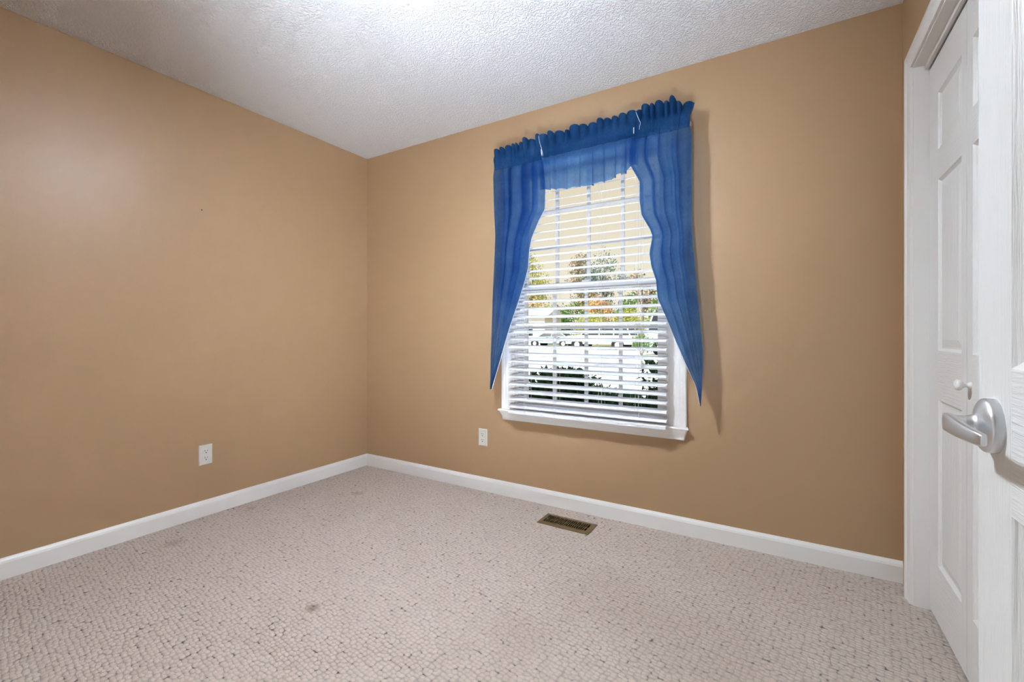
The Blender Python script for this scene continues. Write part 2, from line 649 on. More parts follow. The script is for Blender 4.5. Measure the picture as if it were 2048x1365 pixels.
# mitred casings: profile (distance outward from the inner edge, thickness)
CP = [(0.0, 0.0), (0.0, 0.0085), (0.006, 0.010), (0.030, 0.0125), (0.036, 0.0155), (0.040, 0.0135),
      (0.045, 0.0165), (0.055, 0.017), (0.057, 0.0155), (0.057, 0.0)]
def casing(mb, fn, a0, a1, z0, z1, prof, mi=0):
    n = len(prof)
    st = []
    for d, th in prof: st.append(fn(a0 - d, z0, th))
    for d, th in prof: st.append(fn(a0 - d, z1 + d, th))
    for d, th in prof: st.append(fn(a1 + d, z1 + d, th))
    for d, th in prof: st.append(fn(a1 + d, z0, th))
    fs = []
    for s in range(3):
        for i in range(n):
            j = (i + 1) % n
            fs.append((s * n + i, s * n + j, (s + 1) * n + j, (s + 1) * n + i))
    fs.append(tuple(range(n - 1, -1, -1)))
    fs.append(tuple(range(3 * n, 4 * n)))
    mb.add(st, fs, mi)

# closet trim: casing and jambs
mb = MB()
casing(mb, lambda a, z, th: (XR - th, a, z), CY0 - 0.008, CY1 + 0.008, 0, CZ1 + 0.008, CP)
JD = XR + 0.115
mb.box(XR - 0.0005, JD, CY1, CY1 + 0.018, 0, CZ1 + 0.018)
mb.box(XR - 0.0005, JD, CY0 - 0.018, CY0, 0, CZ1 + 0.018)
mb.box(XR - 0.0005, JD, CY0, CY1, CZ1, CZ1 + 0.018)
mb.box(XR + 0.033, XR + 0.043, CY0, CY1, CZ1 - 0.018, CZ1)          # track fascia
struct(mb.build('trim_1', M_trim))
# doorway trim behind the camera
mb = MB()
casing(mb, lambda a, z, th: (a, YF + th, z), DX0 - 0.008, DX1 + 0.008, 0, DZ1 + 0.008, CP)
mb.box(DX0 - 0.018, DX0, -0.06, YF, 0, DZ1 + 0.018)
mb.box(DX1, DX1 + 0.018, -0.06, YF, 0, DZ1 + 0.018)
mb.box(DX0, DX1, -0.06, YF, DZ1, DZ1 + 0.018)
struct(mb.build('trim_2', M_trim))

# ------------------------------------------------------------------ six-panel style doors
RINGS = [(0.0, 0.0), (0.004, 0.004), (0.010, 0.0085), (0.016, 0.0085), (0.040, 0.003)]
def panel_slab(fn, w, z0, z1, th, xc, zc, panels):
    """fn(a, depth, z): world point of the slab; a runs along the width. xc, zc are cut lists; panels the cells (i,k) that are panels."""
    mb = MB()
    for side in (0, 1):
        def P(a, d, z):
            return fn(a, d if side == 0 else th - d, z)
        for i in range(len(xc) - 1):
            for k in range(len(zc) - 1):
                a0, a1, q0, q1 = xc[i], xc[i + 1], zc[k], zc[k + 1]
                if (i, k) not in panels:
                    stile = not any(ii == i for ii, kk in panels)
                    mb.add([P(a0, 0, q0), P(a1, 0, q0), P(a1, 0, q1), P(a0, 0, q1)], [(0, 1, 2, 3)], 0 if stile else 1)
                    continue
                prev = None
                for ins, d in RINGS:
                    cur = [P(a0 + ins, d, q0 + ins), P(a1 - ins, d, q0 + ins), P(a1 - ins, d, q1 - ins), P(a0 + ins, d, q1 - ins)]
                    if prev:
                        for e_ in range(4):
                            f_ = (e_ + 1) % 4
                            mb.add([prev[e_], prev[f_], cur[f_], cur[e_]], [(0, 1, 2, 3)], 0)
                    prev = cur
                mb.add(prev, [(0, 1, 2, 3)], 0)
    a0, a1 = xc[0], xc[-1]
    for (p, q) in (((a0, z0), (a0, z1)), ((a1, z0), (a1, z1)), ((a0, z0), (a1, z0)), ((a0, z1), (a1, z1))):
        mb.add([fn(p[0], 0, p[1]), fn(q[0], 0, q[1]), fn(q[0], th, q[1]), fn(p[0], th, p[1])], [(0, 1, 2, 3)], 0)
    return mb

ZCUT = [0.213, 0.811, 0.986, 1.600, 1.708, 1.913]
def weld(o, d=0.0002):
    bm = bmesh.new()
    bm.from_mesh(o.data)
    bmesh.ops.remove_doubles(bm, verts=bm.verts, dist=d)
    bmesh.ops.recalc_face_normals(bm, faces=bm.faces)
    bm.to_mesh(o.data)
    bm.free()
    return o

# closet bifold, two leaves
XD = 0.4634
bif = empty('door_2', (XD, CY1, 0.012))
struct(bif)
LW = (CY1 - CY0 - 0.006) / 2.0
for li in (0, 1):
    ya = CY1 - 0.0015 - li * (LW + 0.003)
    if li == 0:
        xc = [0, 0.110, 0.364, LW]
    else:
        xc = [0, LW - 0.364, LW - 0.110, LW]
    zc = [0.012] + ZCUT + [2.045]
    mb = panel_slab(lambda a, d, z, ya=ya: (XD + d, ya - a, z), LW, 0.012, 2.045, 0.034, xc, zc, {(1, 1), (1, 3), (1, 5)})
    leaf = weld(mb.build('door_leaf', [M_door_v, M_door_h], bif))
    if li == 1:
        kn = MB()
        kn.lathe([(0.011, 0.0), (0.010, 0.003), (0.006, 0.008), (0.006, 0.014), (0.011, 0.019), (0.0155, 0.024),
                  (0.0165, 0.029), (0.014, 0.034), (0.008, 0.037), (0.001, 0.038)], (XD, 1.835, 0.895), (-1, 0, 0), 24)
        smooth_by_angle(kn.build('knob', M_trim, leaf), 50)

# entry door, open against the closet wall
XE, ED0, ED1 = 0.240, 0.105, 0.918
mb = panel_slab(lambda a, d, z: (XE + d, ED1 - a, z), ED1 - ED0, 0.012, 2.04, 0.035,
                [0, 0.113, 0.360, 0.453, 0.700, ED1 - ED0], [0.012, 0.213, 0.820, 1.005, 1.600, 1.708, 1.913, 2.04],
                {(1, 1), (1, 3), (1, 5), (3, 1), (3, 3), (3, 5)})
door = weld(mb.build('door_1', [M_door_v, M_door_h]))
struct(door)
for hz in (0.25, 1.05, 1.80):
    h = MB()
    h.tube([(XE - 0.006, ED0 - 0.006, hz - 0.045), (XE - 0.006, ED0 - 0.006, hz + 0.045)], 0.006, 12)
    h.box(XE - 0.002, XE + 0.02, ED0 - 0.003, ED0 + 0.0005, hz - 0.045, hz + 0.045)
    h.build('hinge', M_nickel, door)

# lever handle
HY, HZ = 0.858, 0.924
mb = MB()
mb.lathe([(0.0365, 0.0), (0.0365, 0.009), (0.0358, 0.0112), (0.0335, 0.0132), (0.0290, 0.0156), (0.0230, 0.0176), (0.0170, 0.0194),
          (0.0138, 0.0216), (0.0124, 0.0245), (0.0118, 0.028), (0.0115, 0.030)], (XE, HY, HZ), (-1, 0, 0), 48)
handle = smooth_by_angle(mb.build('door_handle', M_nickel, door), 45)
lv = MB()
lv.lathe([(0.0112, 0.030), (0.0112, 0.040), (0.0116, 0.043)], (XE, HY, HZ), (-1, 0, 0), 32)
stations = [  # y offset, x (out from the face), half height, half thickness, z offset
    (0.0130, -0.0450, 0.0100, 0.0035, 0.0000), (0.0120, -0.0450, 0.0122, 0.0052, 0.0), (0.006, -0.0452, 0.0130, 0.0060, 0.0),
    (-0.008, -0.0455, 0.0128, 0.0060, -0.0004), (-0.025, -0.0455, 0.0119, 0.0056, -0.0010),
    (-0.045, -0.0448, 0.0107, 0.0052, -0.0018), (-0.065, -0.0432, 0.0096, 0.0050, -0.0026),
    (-0.085, -0.0408, 0.0086, 0.0048, -0.0034), (-0.098, -0.0388, 0.0080, 0.0046, -0.0038), (-0.1025, -0.0380, 0.0062, 0.0030, -0.0038)]
NS = 20
vs, fs = [], []
for sy, sx, hh, ht, sz in stations:
    for k in range(NS):
        th = 2 * math.pi * k / NS
        c, s_ = math.cos(th), math.sin(th)
        p = 0.45
        vs.append((XE + sx + ht * math.copysign(abs(c) ** p, c), HY + sy, HZ + sz + hh * math.copysign(abs(s_) ** p, s_)))
for i in range(len(stations) - 1):
    for k in range(NS):
        k2 = (k + 1) % NS
        fs.append((i * NS + k, i * NS + k2, (i + 1) * NS + k2, (i + 1) * NS + k))
fs.append(tuple(range(NS)))
fs.append(tuple(range((len(stations) - 1) * NS, len(stations) * NS)))
lv.add(vs, fs)
smooth_by_angle(lv.build('lever', M_nickel, handle), 55)
mb = MB().lathe([(0.0365, 0.0), (0.0365, 0.009), (0.030, 0.014), (0.012, 0.02), (0.0115, 0.055)], (XE + 0.035, HY, HZ), (1, 0, 0), 32)
mb.tube([(XE + 0.035 + 0.052, HY + 0.01, HZ), (XE + 0.035 + 0.052, HY - 0.11, HZ)], 0.009, 12)
smooth_by_angle(mb.build('inside_handle', M_nickel, door), 45)
MB().box(XE + 0.006, XE + 0.029, ED1 - 0.0005, ED1 + 0.001, HZ - 0.028, HZ + 0.028).build('latch_plate', M_nickel, door)

# ------------------------------------------------------------------ window
win = empty('window_1', (-1.0075, YB, WZ0))
struct(win)
WCP = [(0.0, 0.0), (0.0, 0.012), (0.010, 0.013), (0.016, 0.016), (0.050, 0.0165), (0.062, 0.019), (0.070, 0.0165),
       (0.080, 0.021), (0.094, 0.0215), (0.0985, 0.018), (0.0985, 0.0)]
mb = MB()
casing(mb, lambda a, z, th: (a, YB - th, z), WX0, WX1, WZ0, WZ1, WCP)
mb.build('casing', M_trim, win)
# stool and apron: one moulded sill, its lip longer than its foot
SP = [(YB, 0.5635, 0.0), (2.440, 0.5635, 0.012), (2.434, 0.5605, 0.0145), (2.432, 0.5555, 0.0145), (2.435, 0.551, 0.012), (2.4375, 0.549, 0.003),
      (2.4385, 0.545, 0.0), (2.443, 0.535, -0.004), (2.449, 0.522, -0.0075), (2.4535, 0.508, -0.0095), (2.455, 0.498, -0.0105), (2.457, 0.494, -0.0105), (YB, 0.494, -0.0105)]
n = len(SP)
xa, xb = WX0 - 0.0985, WX1 + 0.0985
vs = [(xa - d, y, z) for y, z, d in SP] + [(xb + d, y, z) for y, z, d in SP]
fs = [(i, (i + 1) % n, n + (i + 1) % n, n + i) for i in range(n)] + [tuple(range(n - 1, -1, -1)), tuple(range(n, 2 * n))]
mb = MB().add(vs, fs)
mb.box(WX0, WX1, YB - 0.002, YB + WT, WZ0 - 0.020, WZ0 + 0.0005)
mb.build('sill', M_trim, win)
# jamb liner
mb = MB()
jt = 0.018
mb.box(WX0, WX0 + jt * 0.5, YB - 0.005, YB + WT, WZ0, WZ1)
mb.box(WX1 - jt * 0.5, WX1, YB - 0.005, YB + WT, WZ0, WZ1)
mb.box(WX0, WX1, YB - 0.005, YB + WT, WZ1 - 0.012, WZ1)
for xx, sg in ((WX0 + 0.009, 1), (WX1 - 0.009, -1)):                 # stops between the sash tracks
    for yy in (YB + 0.004, YB + 0.0415, YB + 0.082):
        mb.box(min(xx, xx + sg * 0.010), max(xx, xx + sg * 0.010), yy, yy + 0.004, WZ0, WZ1 - 0.012)
mb.build('frame', M_vinyl, win)
GX0, GX1 = -1.421, -0.594
def sash(name, y0, y1, z0, z1, bot, top, rows, lock=False):
    mb = MB()
    sx0, sx1 = WX0 + 0.011, WX1 - 0.011
    mb.box(sx0, GX0, y0, y1, z0, z1)
    mb.box(GX1, sx1, y0, y1, z0, z1)
    mb.box(GX0, GX1, y0, y1, z0, z0 + bot)
    mb.box(GX0, GX1, y0, y1, z1 - top, z1)
    s = mb.build(name, M_vinyl, win, bevel=0.003)
    g0, g1 = z0 + bot, z1 - top
    yc = (y0 + y1) / 2
    gb = MB()
    cw = (GX1 - GX0) / 4
    for i in (1, 2, 3):
        gb.box(GX0 + cw * i - 0.0095, GX0 + cw * i + 0.0095, yc - 0.008, yc + 0.008, g0, g1)
    for k in range(1, rows):
        zz = g0 + (g1 - g0) * k / rows
        gb.box(GX0, GX1, yc - 0.0075, yc + 0.0075, zz - 0.009, zz + 0.009)
    gb.build('muntins', M_vinyl, s)
    MB().box(GX0 - 0.002, GX1 + 0.002, yc - 0.002, yc + 0.002, g0 - 0.002, g1 + 0.002).build('glass_pane', M_glass, s)
    if lock:
        lk = MB()
        lk.box(-1.03, -0.985, y0 + 0.002, y1, z1, z1 + 0.012)
        lk.tube([(-1.0075, y0 + 0.012, z1 + 0.012), (-1.0075, y0 + 0.012, z1 + 0.02)], 0.010, 16)
        lk.build('sash_lock', M_vinyl, s)
sash('lower_sash', YB + 0.009, YB + 0.040, WZ0 + 0.001, 1.352, 0.073, 0.044, 3, True)
sash('upper_sash', YB + 0.047, YB + 0.080, 1.314, WZ1 - 0.012, 0.044, 0.045, 3)

# ------------------------------------------------------------------ blind
BX0, BX1 = -1.486, -0.529
BYC = 2.4185
blind = empty('window_blind', ((BX0 + BX1) / 2, BYC, 0.56))
tag(blind, 'white wide-slat horizontal blind lowered over the window, slats tilted open', 'window blind')
mb = MB()
mb.box(BX0 + 0.004, BX1 - 0.004, BYC - 0.026, BYC + 0.030, 2.035, 2.085)
mb.build('headrail', M_slat, blind, bevel=0.003)
TILT = math.radians(20)
mb = MB()
zs = []
z = 0.5955
while z < 2.02:
    zs.append(z)
    z += 0.0462
for z in zs:
    pr = []
    K = 8
    for i in range(K + 1):
        s_ = -1 + 2 * i / K
        pr.append((s_ * 0.0253, 0.0018 * (1 - s_ * s_) + 0.0013))
    for i in range(K, -1, -1):
        s_ = -1 + 2 * i / K
        pr.append((s_ * 0.0253, 0.0018 * (1 - s_ * s_) - 0.0014))
    pts = [(BYC + p * math.cos(TILT) - q * math.sin(TILT), z + p * math.sin(TILT) + q * math.cos(TILT)) for p, q in pr]
    jig = rnd.uniform(-0.0008, 0.0008)
    mb.prism(pts, 'x', BX0 + jig, BX1 + jig)
mb.build('slats', M_slat, blind)
mb = MB()
mb.prism([(BYC - 0.025, 0.549), (BYC + 0.012, 0.552), (BYC + 0.012, 0.567), (BYC - 0.004, 0.574), (BYC - 0.024, 0.567)], 'x', BX0 + 0.001, BX1 - 0.001)
mb.build('bottom_rail', M_slat, blind, bevel=0.002)
for lx in (-1.357, -1.162, -0.884, -0.678):
    mb = MB()
    for dx in (-0.009, 0.009):
        mb.tube([(lx + dx, BYC - 0.0262, 0.565), (lx + dx, BYC - 0.0262, 2.04)], 0.0007, 6)
        mb.tube([(lx + dx, BYC + 0.0262, 0.575), (lx + dx, BYC + 0.0262, 2.04)], 0.0007, 6)
    for z in zs:
        mb.tube([(lx - 0.009, BYC - 0.0262, z - 0.0095), (lx - 0.009, BYC + 0.0262, z + 0.006)], 0.0005, 5)
    mb.tube([(lx, BYC - 0.0258, 0.572), (lx, BYC - 0.0262, 0.553), (lx, BYC - 0.015, 0.5485)], 0.0016, 6)
    mb.build('ladder_cord', M_cord, blind)
mb = MB()
mb.tube([(-0.655, BYC - 0.031, 2.04), (-0.657, BYC - 0.031, 1.5), (-0.655, BYC - 0.030, 0.90)], 0.0011, 6)
mb.tube([(-0.645, BYC - 0.031, 2.04), (-0.643, BYC - 0.031, 1.5), (-0.648, BYC - 0.030, 0.90)], 0.0011, 6)
mb.lathe([(0.002, 0.0), (0.005, 0.006), (0.0075, 0.03), (0.006, 0.034), (0.001, 0.035)], (-0.6515, BYC - 0.030, 0.905), (0, 0, -1), 12)
mb.build('lift_cord', M_cord, blind)

# ------------------------------------------------------------------ curtain rod and the three blue curtain pieces
CYP = 2.362                      # plane the cloth hangs in
ROD_Z = 2.130
mb = MB()
rx0, rx1 = -1.556, -0.420
mb.box(rx0, rx1, CYP + 0.010, CYP + 0.015, ROD_Z - 0.010, ROD_Z + 0.010)
mb.box(rx0, rx0 + 0.006, CYP + 0.010, YB, ROD_Z - 0.010, ROD_Z + 0.010)
mb.box(rx1 - 0.006, rx1, CYP + 0.010, YB, ROD_Z - 0.010, ROD_Z + 0.010)
rod = mb.build('curtain_rod', M_trim, bevel=0.002)
tag(rod, 'flat white curtain rod inside the blue header, its ends bent back to the wall', 'curtain rod')

def interp(pts, q):
    """pts sorted by first value"""
    if q <= pts[0][0]: return pts[0][1]
    for a, b in zip(pts, pts[1:]):
        if q <= b[0]:
            f = (q - a[0]) / max(1e-9, b[0] - a[0])
            return a[1] + f * (b[1] - a[1])
    return pts[-1][1]

class Folds:
    """gathered cloth: fold depth as a function of s in 0..1"""
    def __init__(self, seed, n):
        r = random.Random(seed)
        self.k = []
        s = 0.0
        edges = [0.0]
        while s < 1.0:
            s += r.uniform(0.6, 1.5) / n
            edges.append(s)
        self.edges = [e_ / edges[-1] for e_ in edges]
        self.amp = [r.uniform(0.45, 1.0) for _ in edges]
        self.skew = [r.uniform(0.7, 1.5) for _ in edges]
    def __call__(self, s):
        E = self.edges
        for i in range(len(E) - 1):
            if s <= E[i + 1] or i == len(E) - 2:
                f = (s - E[i]) / (E[i + 1] - E[i])
                f = max(0.0, min(1.0, f))
                self.dx = self.amp[i] * self.skew[i] * math.sin(2 * math.pi * f) * (E[i + 1] - E[i]) / (2 * math.pi)
                return self.amp[i] * (0.5 - 0.5 * math.cos(2 * math.pi * f))
        self.dx = 0.0
        return 0.0

def sstep(a, b, x):
    f = max(0.0, min(1.0, (x - a) / (b - a)))
    return f * f * (3 - 2 * f)

def curtain(name, seed, left, right, top, bottom, nfold, nhead, y0, tail, flare=0.0):
    """left/right: pixel polylines of the side edges from the pocket down; top/bottom: polylines of the upper/lower edge."""
    L = sorted(((p.z, p.x) for p in (onY(a, b, y0) for a, b in left)), key=lambda q: q[0])
    R = sorted(((p.z, p.x) for p in (onY(a, b, y0) for a, b in right)), key=lambda q: q[0])
    T = sorted(((p.x, p.z) for p in (onY(a, b, y0) for a, b in top)), key=lambda q: q[0])
    B = sorted(((p.x, p.z) for p in (onY(a, b, y0) for a, b in bottom)), key=lambda q: q[0]) if bottom else None
    zt = min(L[0][0], R[0][0])
    NS_, NH, NB = 220, 16, 90
    F1, F2, F3 = Folds(seed, nfold), Folds(seed + 1, nhead), Folds(seed + 2, nfold * 2.2)
    def gather(z):
        return z
    def depth(s, z):
        h = sstep(ROD_Z + 0.012, ROD_Z + 0.05, z)
        lo = sstep(ROD_Z - 0.02, ROD_Z - 0.12, z)
        mid = 1 - h - lo
        fade = 1.0 - (0.55 * sstep(1.5, 0.75, z) if tail else 0.0)
        d = h * 0.034 * (F2(s) - 0.35) + lo * fade * (0.036 * F1(s) + 0.010 * F3(s) - 0.016) + mid * 0.007 * F2(s)
        # the rod pocket bulges round the rod
        d += 0.004 * math.exp(-((z - ROD_Z) / 0.016) ** 2)
        return -d
    vs, fs = [], []
    rows = []
    # header rows, then the rows from the pocket to the hem
    for j in range(NH + 1):
        rows.append(('h', j / NH))
    for j in range(1, NB + 1):
        rows.append(('b', j / NB))
    zp = ROD_Z
    for kind, f in rows:
        for i in range(NS_ + 1):
            s = i / NS_
            if kind == 'h':
                x = interp(L, zp) * (1 - s) + interp(R, zp) * s
                zz = interp(T, x) + 0.016 * (F2(s) - 0.5) + 0.005 * math.sin(s * 23 + seed)
                z = zz + (zp - zz) * f
                x += flare * (s ** 10) * (1 - f)
            else:
                if B:
                    x = interp(L, zp) * (1 - s) + interp(R, zp) * s
                    zb = interp(B, x) + 0.004 * (F1(s) - 0.5)
                    z = zp + (zb - zp) * f
                    x = interp(L, z) * (1 - s) + interp(R, z) * s
                else:
                    z = zp + (zt - zp) * f
                    x = interp(L, z) * (1 - s) + interp(R, z) * s
            F1(s)
            F3(s)
            edge = min(1.0, s / 0.04, (1 - s) / 0.04)
            wd = interp(R, z) - interp(L, z)
            lo = sstep(ROD_Z - 0.01, ROD_Z - 0.10, z) * ((1 - 0.8 * sstep(1.35, 0.90, z)) if tail else 0.40)
            x -= edge * wd * lo * (3.6 * F1.dx + 1.2 * F3.dx)
            if kind == 'b' and B:
                z = zp + (interp(B, x) - zp) * f
            if kind == 'h':
                F2(s)
                x -= edge * wd * 1.35 * F2.dx * (1 - f)
            vs.append((x, y0 + depth(s, z), z))
    w = NS_ + 1
    hm = []
    zlow = ROD_Z - 0.048
    for j in range(len(rows) - 1):
        for i in range(NS_):
            hm.append(1 if vs[j * w + i][2] > zlow else 0)
            fs.append((j * w + i, j * w + i + 1, (j + 1) * w + i + 1, (j + 1) * w + i))
    # back of the rod pocket and header
    nb = len(vs)
    HB = 6
    for j in range(HB + 1):
        f = j / HB
        for i in range(NS_ + 1):
            s = i / NS_
            x, y, ztop = vs[i]
            xm = interp(L, zp) * (1 - s) + interp(R, zp) * s
            z = ztop + (zlow - ztop) * f
            bow = 0.022 * math.sin(math.pi * f) ** 0.5 if 0 < f < 1 else 0.0
            yf = y0 + depth(s, z)
            vs.append((x + (xm - x) * min(1, f * 2), yf + 0.0015 + bow, z))
    for j in range(HB):
        for i in range(NS_):
            hm.append(1)
            fs.append((nb + j * w + i, nb + j * w + i + 1, nb + (j + 1) * w + i + 1, nb + (j + 1) * w + i))
    cx = sum(v_[0] for v_ in vs) / len(vs)
    cb = MB().add(vs, fs)
    cb.m = hm
    o = cb.build(name, [M_fabric, M_fabric_hemmed], None, smooth=True, origin=(cx, y0, zp))
    return o, vs, w, len(rows)

left_inner = [(1083, 305), (1085, 320), (1088, 376), (1087, 418), (1076, 439), (1061, 475), (1056, 500), (1054, 535), (1046, 567), (1032.5, 610), (1019, 651), (1000, 719), (982.5, 778)]
left_outer = [(987, 318), (989, 340), (991, 420), (993, 470), (990, 540), (987, 590), (983, 660), (981, 712), (981, 779)]
left_top = [(984, 303), (1008, 296), (1024, 290), (1043, 283), (1061, 277), (1076, 273), (1083, 274)]
lc, lv_, lw_, ln_ = curtain('curtain', 11, left_outer, left_inner, left_top, None, 5, 8, CYP, True)
tag(lc, 'sheer blue side curtain with pointed tail on the side nearer the room corner', 'curtain', 'blue window curtains')

right_inner = [(1268, 262), (1264, 300), (1263, 326), (1283, 362), (1283, 400), (1287, 430), (1303, 458), (1308, 472), (1302, 506), (1306, 533), (1315, 561), (1317.6, 597), (1337, 645), (1352, 686), (1374.6, 737), (1391, 770), (1400.5, 812)]
right_outer = [(1379, 235), (1379, 260), (1379.6, 328), (1380.6, 447), (1384, 506), (1391, 575), (1397, 617), (1405, 700), (1406, 728), (1402.5, 790), (1401, 813)]
right_top = [(1268, 225), (1291, 212), (1313, 208), (1335, 202), (1345, 198), (1358, 207), (1374, 205), (1386, 202)]
rc, rv_, rw_, rn_ = curtain('curtain', 23, right_inner, right_outer, right_top, None, 5, 8, CYP, True, flare=0.022)
tag(rc, 'sheer blue side curtain with pointed tail on the side nearer the white doors', 'curtain', 'blue window curtains')

val_left = [(1076, 305), (1078, 385)]
val_right = [(1276, 262), (1274, 345)]
val_top = [(1076, 273), (1095, 269), (1115, 263), (1133, 261), (1150, 253), (1171, 248), (1194, 243), (1208, 237), (1227, 232), (1253, 228), (1276, 224)]
val_bot = [(1078, 380), (1100, 379), (1124, 379), (1145, 376), (1159, 373), (1178, 373), (1208, 364), (1225, 361), (1232, 352), (1253, 346), (1265, 334), (1276, 330)]
vc, vv_, vw_, vn_ = curtain('valance', 37, val_left, val_right, val_top, val_bot, 9, 12, CYP + 0.003, False)
tag(vc, 'short gathered blue valance hanging between the two tailed curtains above the blind', 'valance')

def hem(o, vs, w, nrows, col, r=0.0026, j0=16):
    path = [Vector(vs[j * w + col]) for j in range(j0, nrows, 2)]
    path.append(Vector(vs[(nrows - 1) * w + col]))
    MB().tube([p + Vector((0, -0.0006, 0)) for p in path], r, 8).build('hem', M_hem, o)
hem(lc, lv_, lw_, ln_, lw_ - 1)
hem(rc, rv_, rw_, rn_, 0)
def thread(o, pts):
    MB().tube(pts, 0.0011, 6).build('loose_thread', M_hem, o)
thread(lc, [tuple(onY(a, b, CYP - 0.022)) for a, b in ((1077, 272), (1079, 284), (1083, 297), (1086, 312))])
thread(rc, [tuple(onY(a, b, CYP - 0.024)) for a, b in ((1271.5, 224), (1276, 235), (1281, 246), (1279, 254), (1278.5, 259))])

# ------------------------------------------------------------------ outlets
def outlet(label, fn):
    """fn(a, out, z): a across the wall, out from the wall, z up from the plate centre"""
    root = empty('wall_outlet', fn(0, 0, 0))
    tag(root, label, 'outlet')
    def slab(mb, a0, a1, z0, z1, o0, o1, ins):
        vs = [fn(a0, o0, z0), fn(a1, o0, z0), fn(a1, o0, z1), fn(a0, o0, z1),
              fn(a0 + ins, o1, z0 + ins), fn(a1 - ins, o1, z0 + ins), fn(a1 - ins, o1, z1 - ins), fn(a0 + ins, o1, z1 - ins)]
        mb.add(vs, [(0, 1, 2, 3), (4, 5, 6, 7), (0, 1, 5, 4), (1, 2, 6, 5), (2, 3, 7, 6), (3, 0, 4, 7)])
    mb = MB()
    slab(mb, -0.035, 0.035, -0.0575, 0.0575, 0.0, 0.0055, 0.004)
    mb.build('cover_plate', M_plate, root)
    for zc_ in (0.0195, -0.0195):
        mb = MB()
        pts = []
        for k in range(24):
            th = 2 * math.pi * k / 24
            a, z = 0.0172 * math.cos(th), 0.0172 * math.sin(th)
            pts.append((a, max(-0.0135, min(0.0135, z))))
        vs = [fn(a, 0.005, zc_ + z) for a, z in pts] + [fn(a, 0.0075, zc_ + z) for a, z in pts]
        m = 24
        fs = [(i, (i + 1) % m, m + (i + 1) % m, m + i) for i in range(m)] + [tuple(range(m)), tuple(range(m, 2 * m))]
        mb.add(vs, fs)
        rcp = mb.build('receptacle', M_plate, root)
        mb = MB()
        slab(mb, -0.0075, -0.0052, zc_ + 0.000, zc_ + 0.009, 0.0074, 0.0079, 0.0)
        slab(mb, 0.0052, 0.0075, zc_ + 0.001, zc_ + 0.008, 0.0074, 0.0079, 0.0)
        slab(mb, -0.0026, 0.0026, zc_ - 0.0095, zc_ - 0.0045, 0.0074, 0.0079, 0.0)
        mb.build('slots', M_slot, rcp)
    c = Vector(fn(0, 0.0052, 0))
    ax = Vector(fn(0, 1, 0)) - Vector(fn(0, 0, 0))
    MB().lathe([(0.0035, 0.0), (0.0032, 0.0012), (0.001, 0.0016)], c, ax, 12).build('screw', M_plate, root)
outlet('white wall outlet low on the long plain wall, left of the room corner', lambda a, o, z: (XL + o, 1.3045 + a, 0.350 + z))
outlet('white wall outlet low on the window wall, just left of the window sill', lambda a, o, z: (-1.732 + a, YB - o, 0.354 + z))

# ------------------------------------------------------------------ floor register
VX0, VX1, VY0, VY1 = -1.182, -0.880, 2.206, 2.347
reg = empty('floor_register', ((VX0 + VX1) / 2, (VY0 + VY1) / 2, 0.0))
tag(reg, 'brown metal floor vent set in the carpet below the window', 'floor vent')
FR = 0.026
mb = MB()
for q in (((VX0, VY0), (VX1, VY0), (VX1 - FR, VY0 + FR), (VX0 + FR, VY0 + FR)),
          ((VX1, VY0), (VX1, VY1), (VX1 - FR, VY1 - FR), (VX1 - FR, VY0 + FR)),
          ((VX1, VY1), (VX0, VY1), (VX0 + FR, VY1 - FR), (VX1 - FR, VY1 - FR)),
          ((VX0, VY1), (VX0, VY0), (VX0 + FR, VY0 + FR), (VX0 + FR, VY1 - FR))):
    zt = (0.0045, 0.0045, 0.0085, 0.0085)
    top = [(p[0], p[1], z) for p, z in zip(q, zt)]
    bot = [(p[0], p[1], 0.0) for p in q]
    mb.add(bot + top, [(3, 2, 1, 0), (4, 5, 6, 7), (0, 1, 5, 4), (1, 2, 6, 5), (2, 3, 7, 6), (3, 0, 4, 7)])
fr = mb.build('frame', M_register, reg, bevel=0.0015)
mb = MB()
x = VX0 + FR
NL = 21
st = (VX1 - VX0 - 2 * FR) / NL
for i in range(1, NL):
    xx = VX0 + FR + st * i
    mb.prism([(xx - 0.0016, 0.0078), (xx + 0.0014, 0.0078), (xx + 0.0006, 0.0012), (xx - 0.0006, 0.0012)], 'y', VY0 + FR - 0.001, VY1 - FR + 0.001)
mb.box(VX0 + FR, VX1 - FR, (VY0 + VY1) / 2 - 0.0015, (VY0 + VY1) / 2 + 0.0015, 0.001, 0.0065)
mb.build('louvers', M_register, reg)
MB().box(VX0 + FR, VX1 - FR, VY0 + FR, VY1 - FR, 0.0002, 0.001).build('duct_shade_plate', M_slot, reg)  # black plate standing in for the darkness down the duct

# ------------------------------------------------------------------ ceiling light
LX, LY = -1.147, 1.175
lamp = empty('ceiling_light', (LX, LY, ZC))
tag(lamp, 'lit white glass bowl ceiling light with a metal finial', 'ceiling light')
mb = MB().lathe([(0.062, 0.0), (0.062, 0.008), (0.055, 0.018), (0.030, 0.026), (0.010, 0.030)], (LX, LY, ZC), (0, 0, -1), 48)
smooth_by_angle(mb.build('canopy', M_nickel, lamp), 35)
mb = MB().lathe([(0.006, 0.028), (0.006, 0.185)], (LX, LY, ZC), (0, 0, -1), 16)
smooth_by_angle(mb.build('stem', M_nickel, lamp), 35)
RB, DB, ZT = 0.112, 0.062, 0.128
outer, inner = [], []
for i in range(17):
    th = math.pi / 2 * i / 16
    outer.append((RB * math.cos(th) ** 0.85 if i < 16 else 0.0, ZT + DB * math.sin(th)))
    inner.append(((RB - 0.004) * math.cos(th) ** 0.85 if i < 16 else 0.0, ZT + (DB - 0.004) * math.sin(th)))
mb = MB().lathe(outer, (LX, LY, ZC), (0, 0, -1), 64, caps=False)
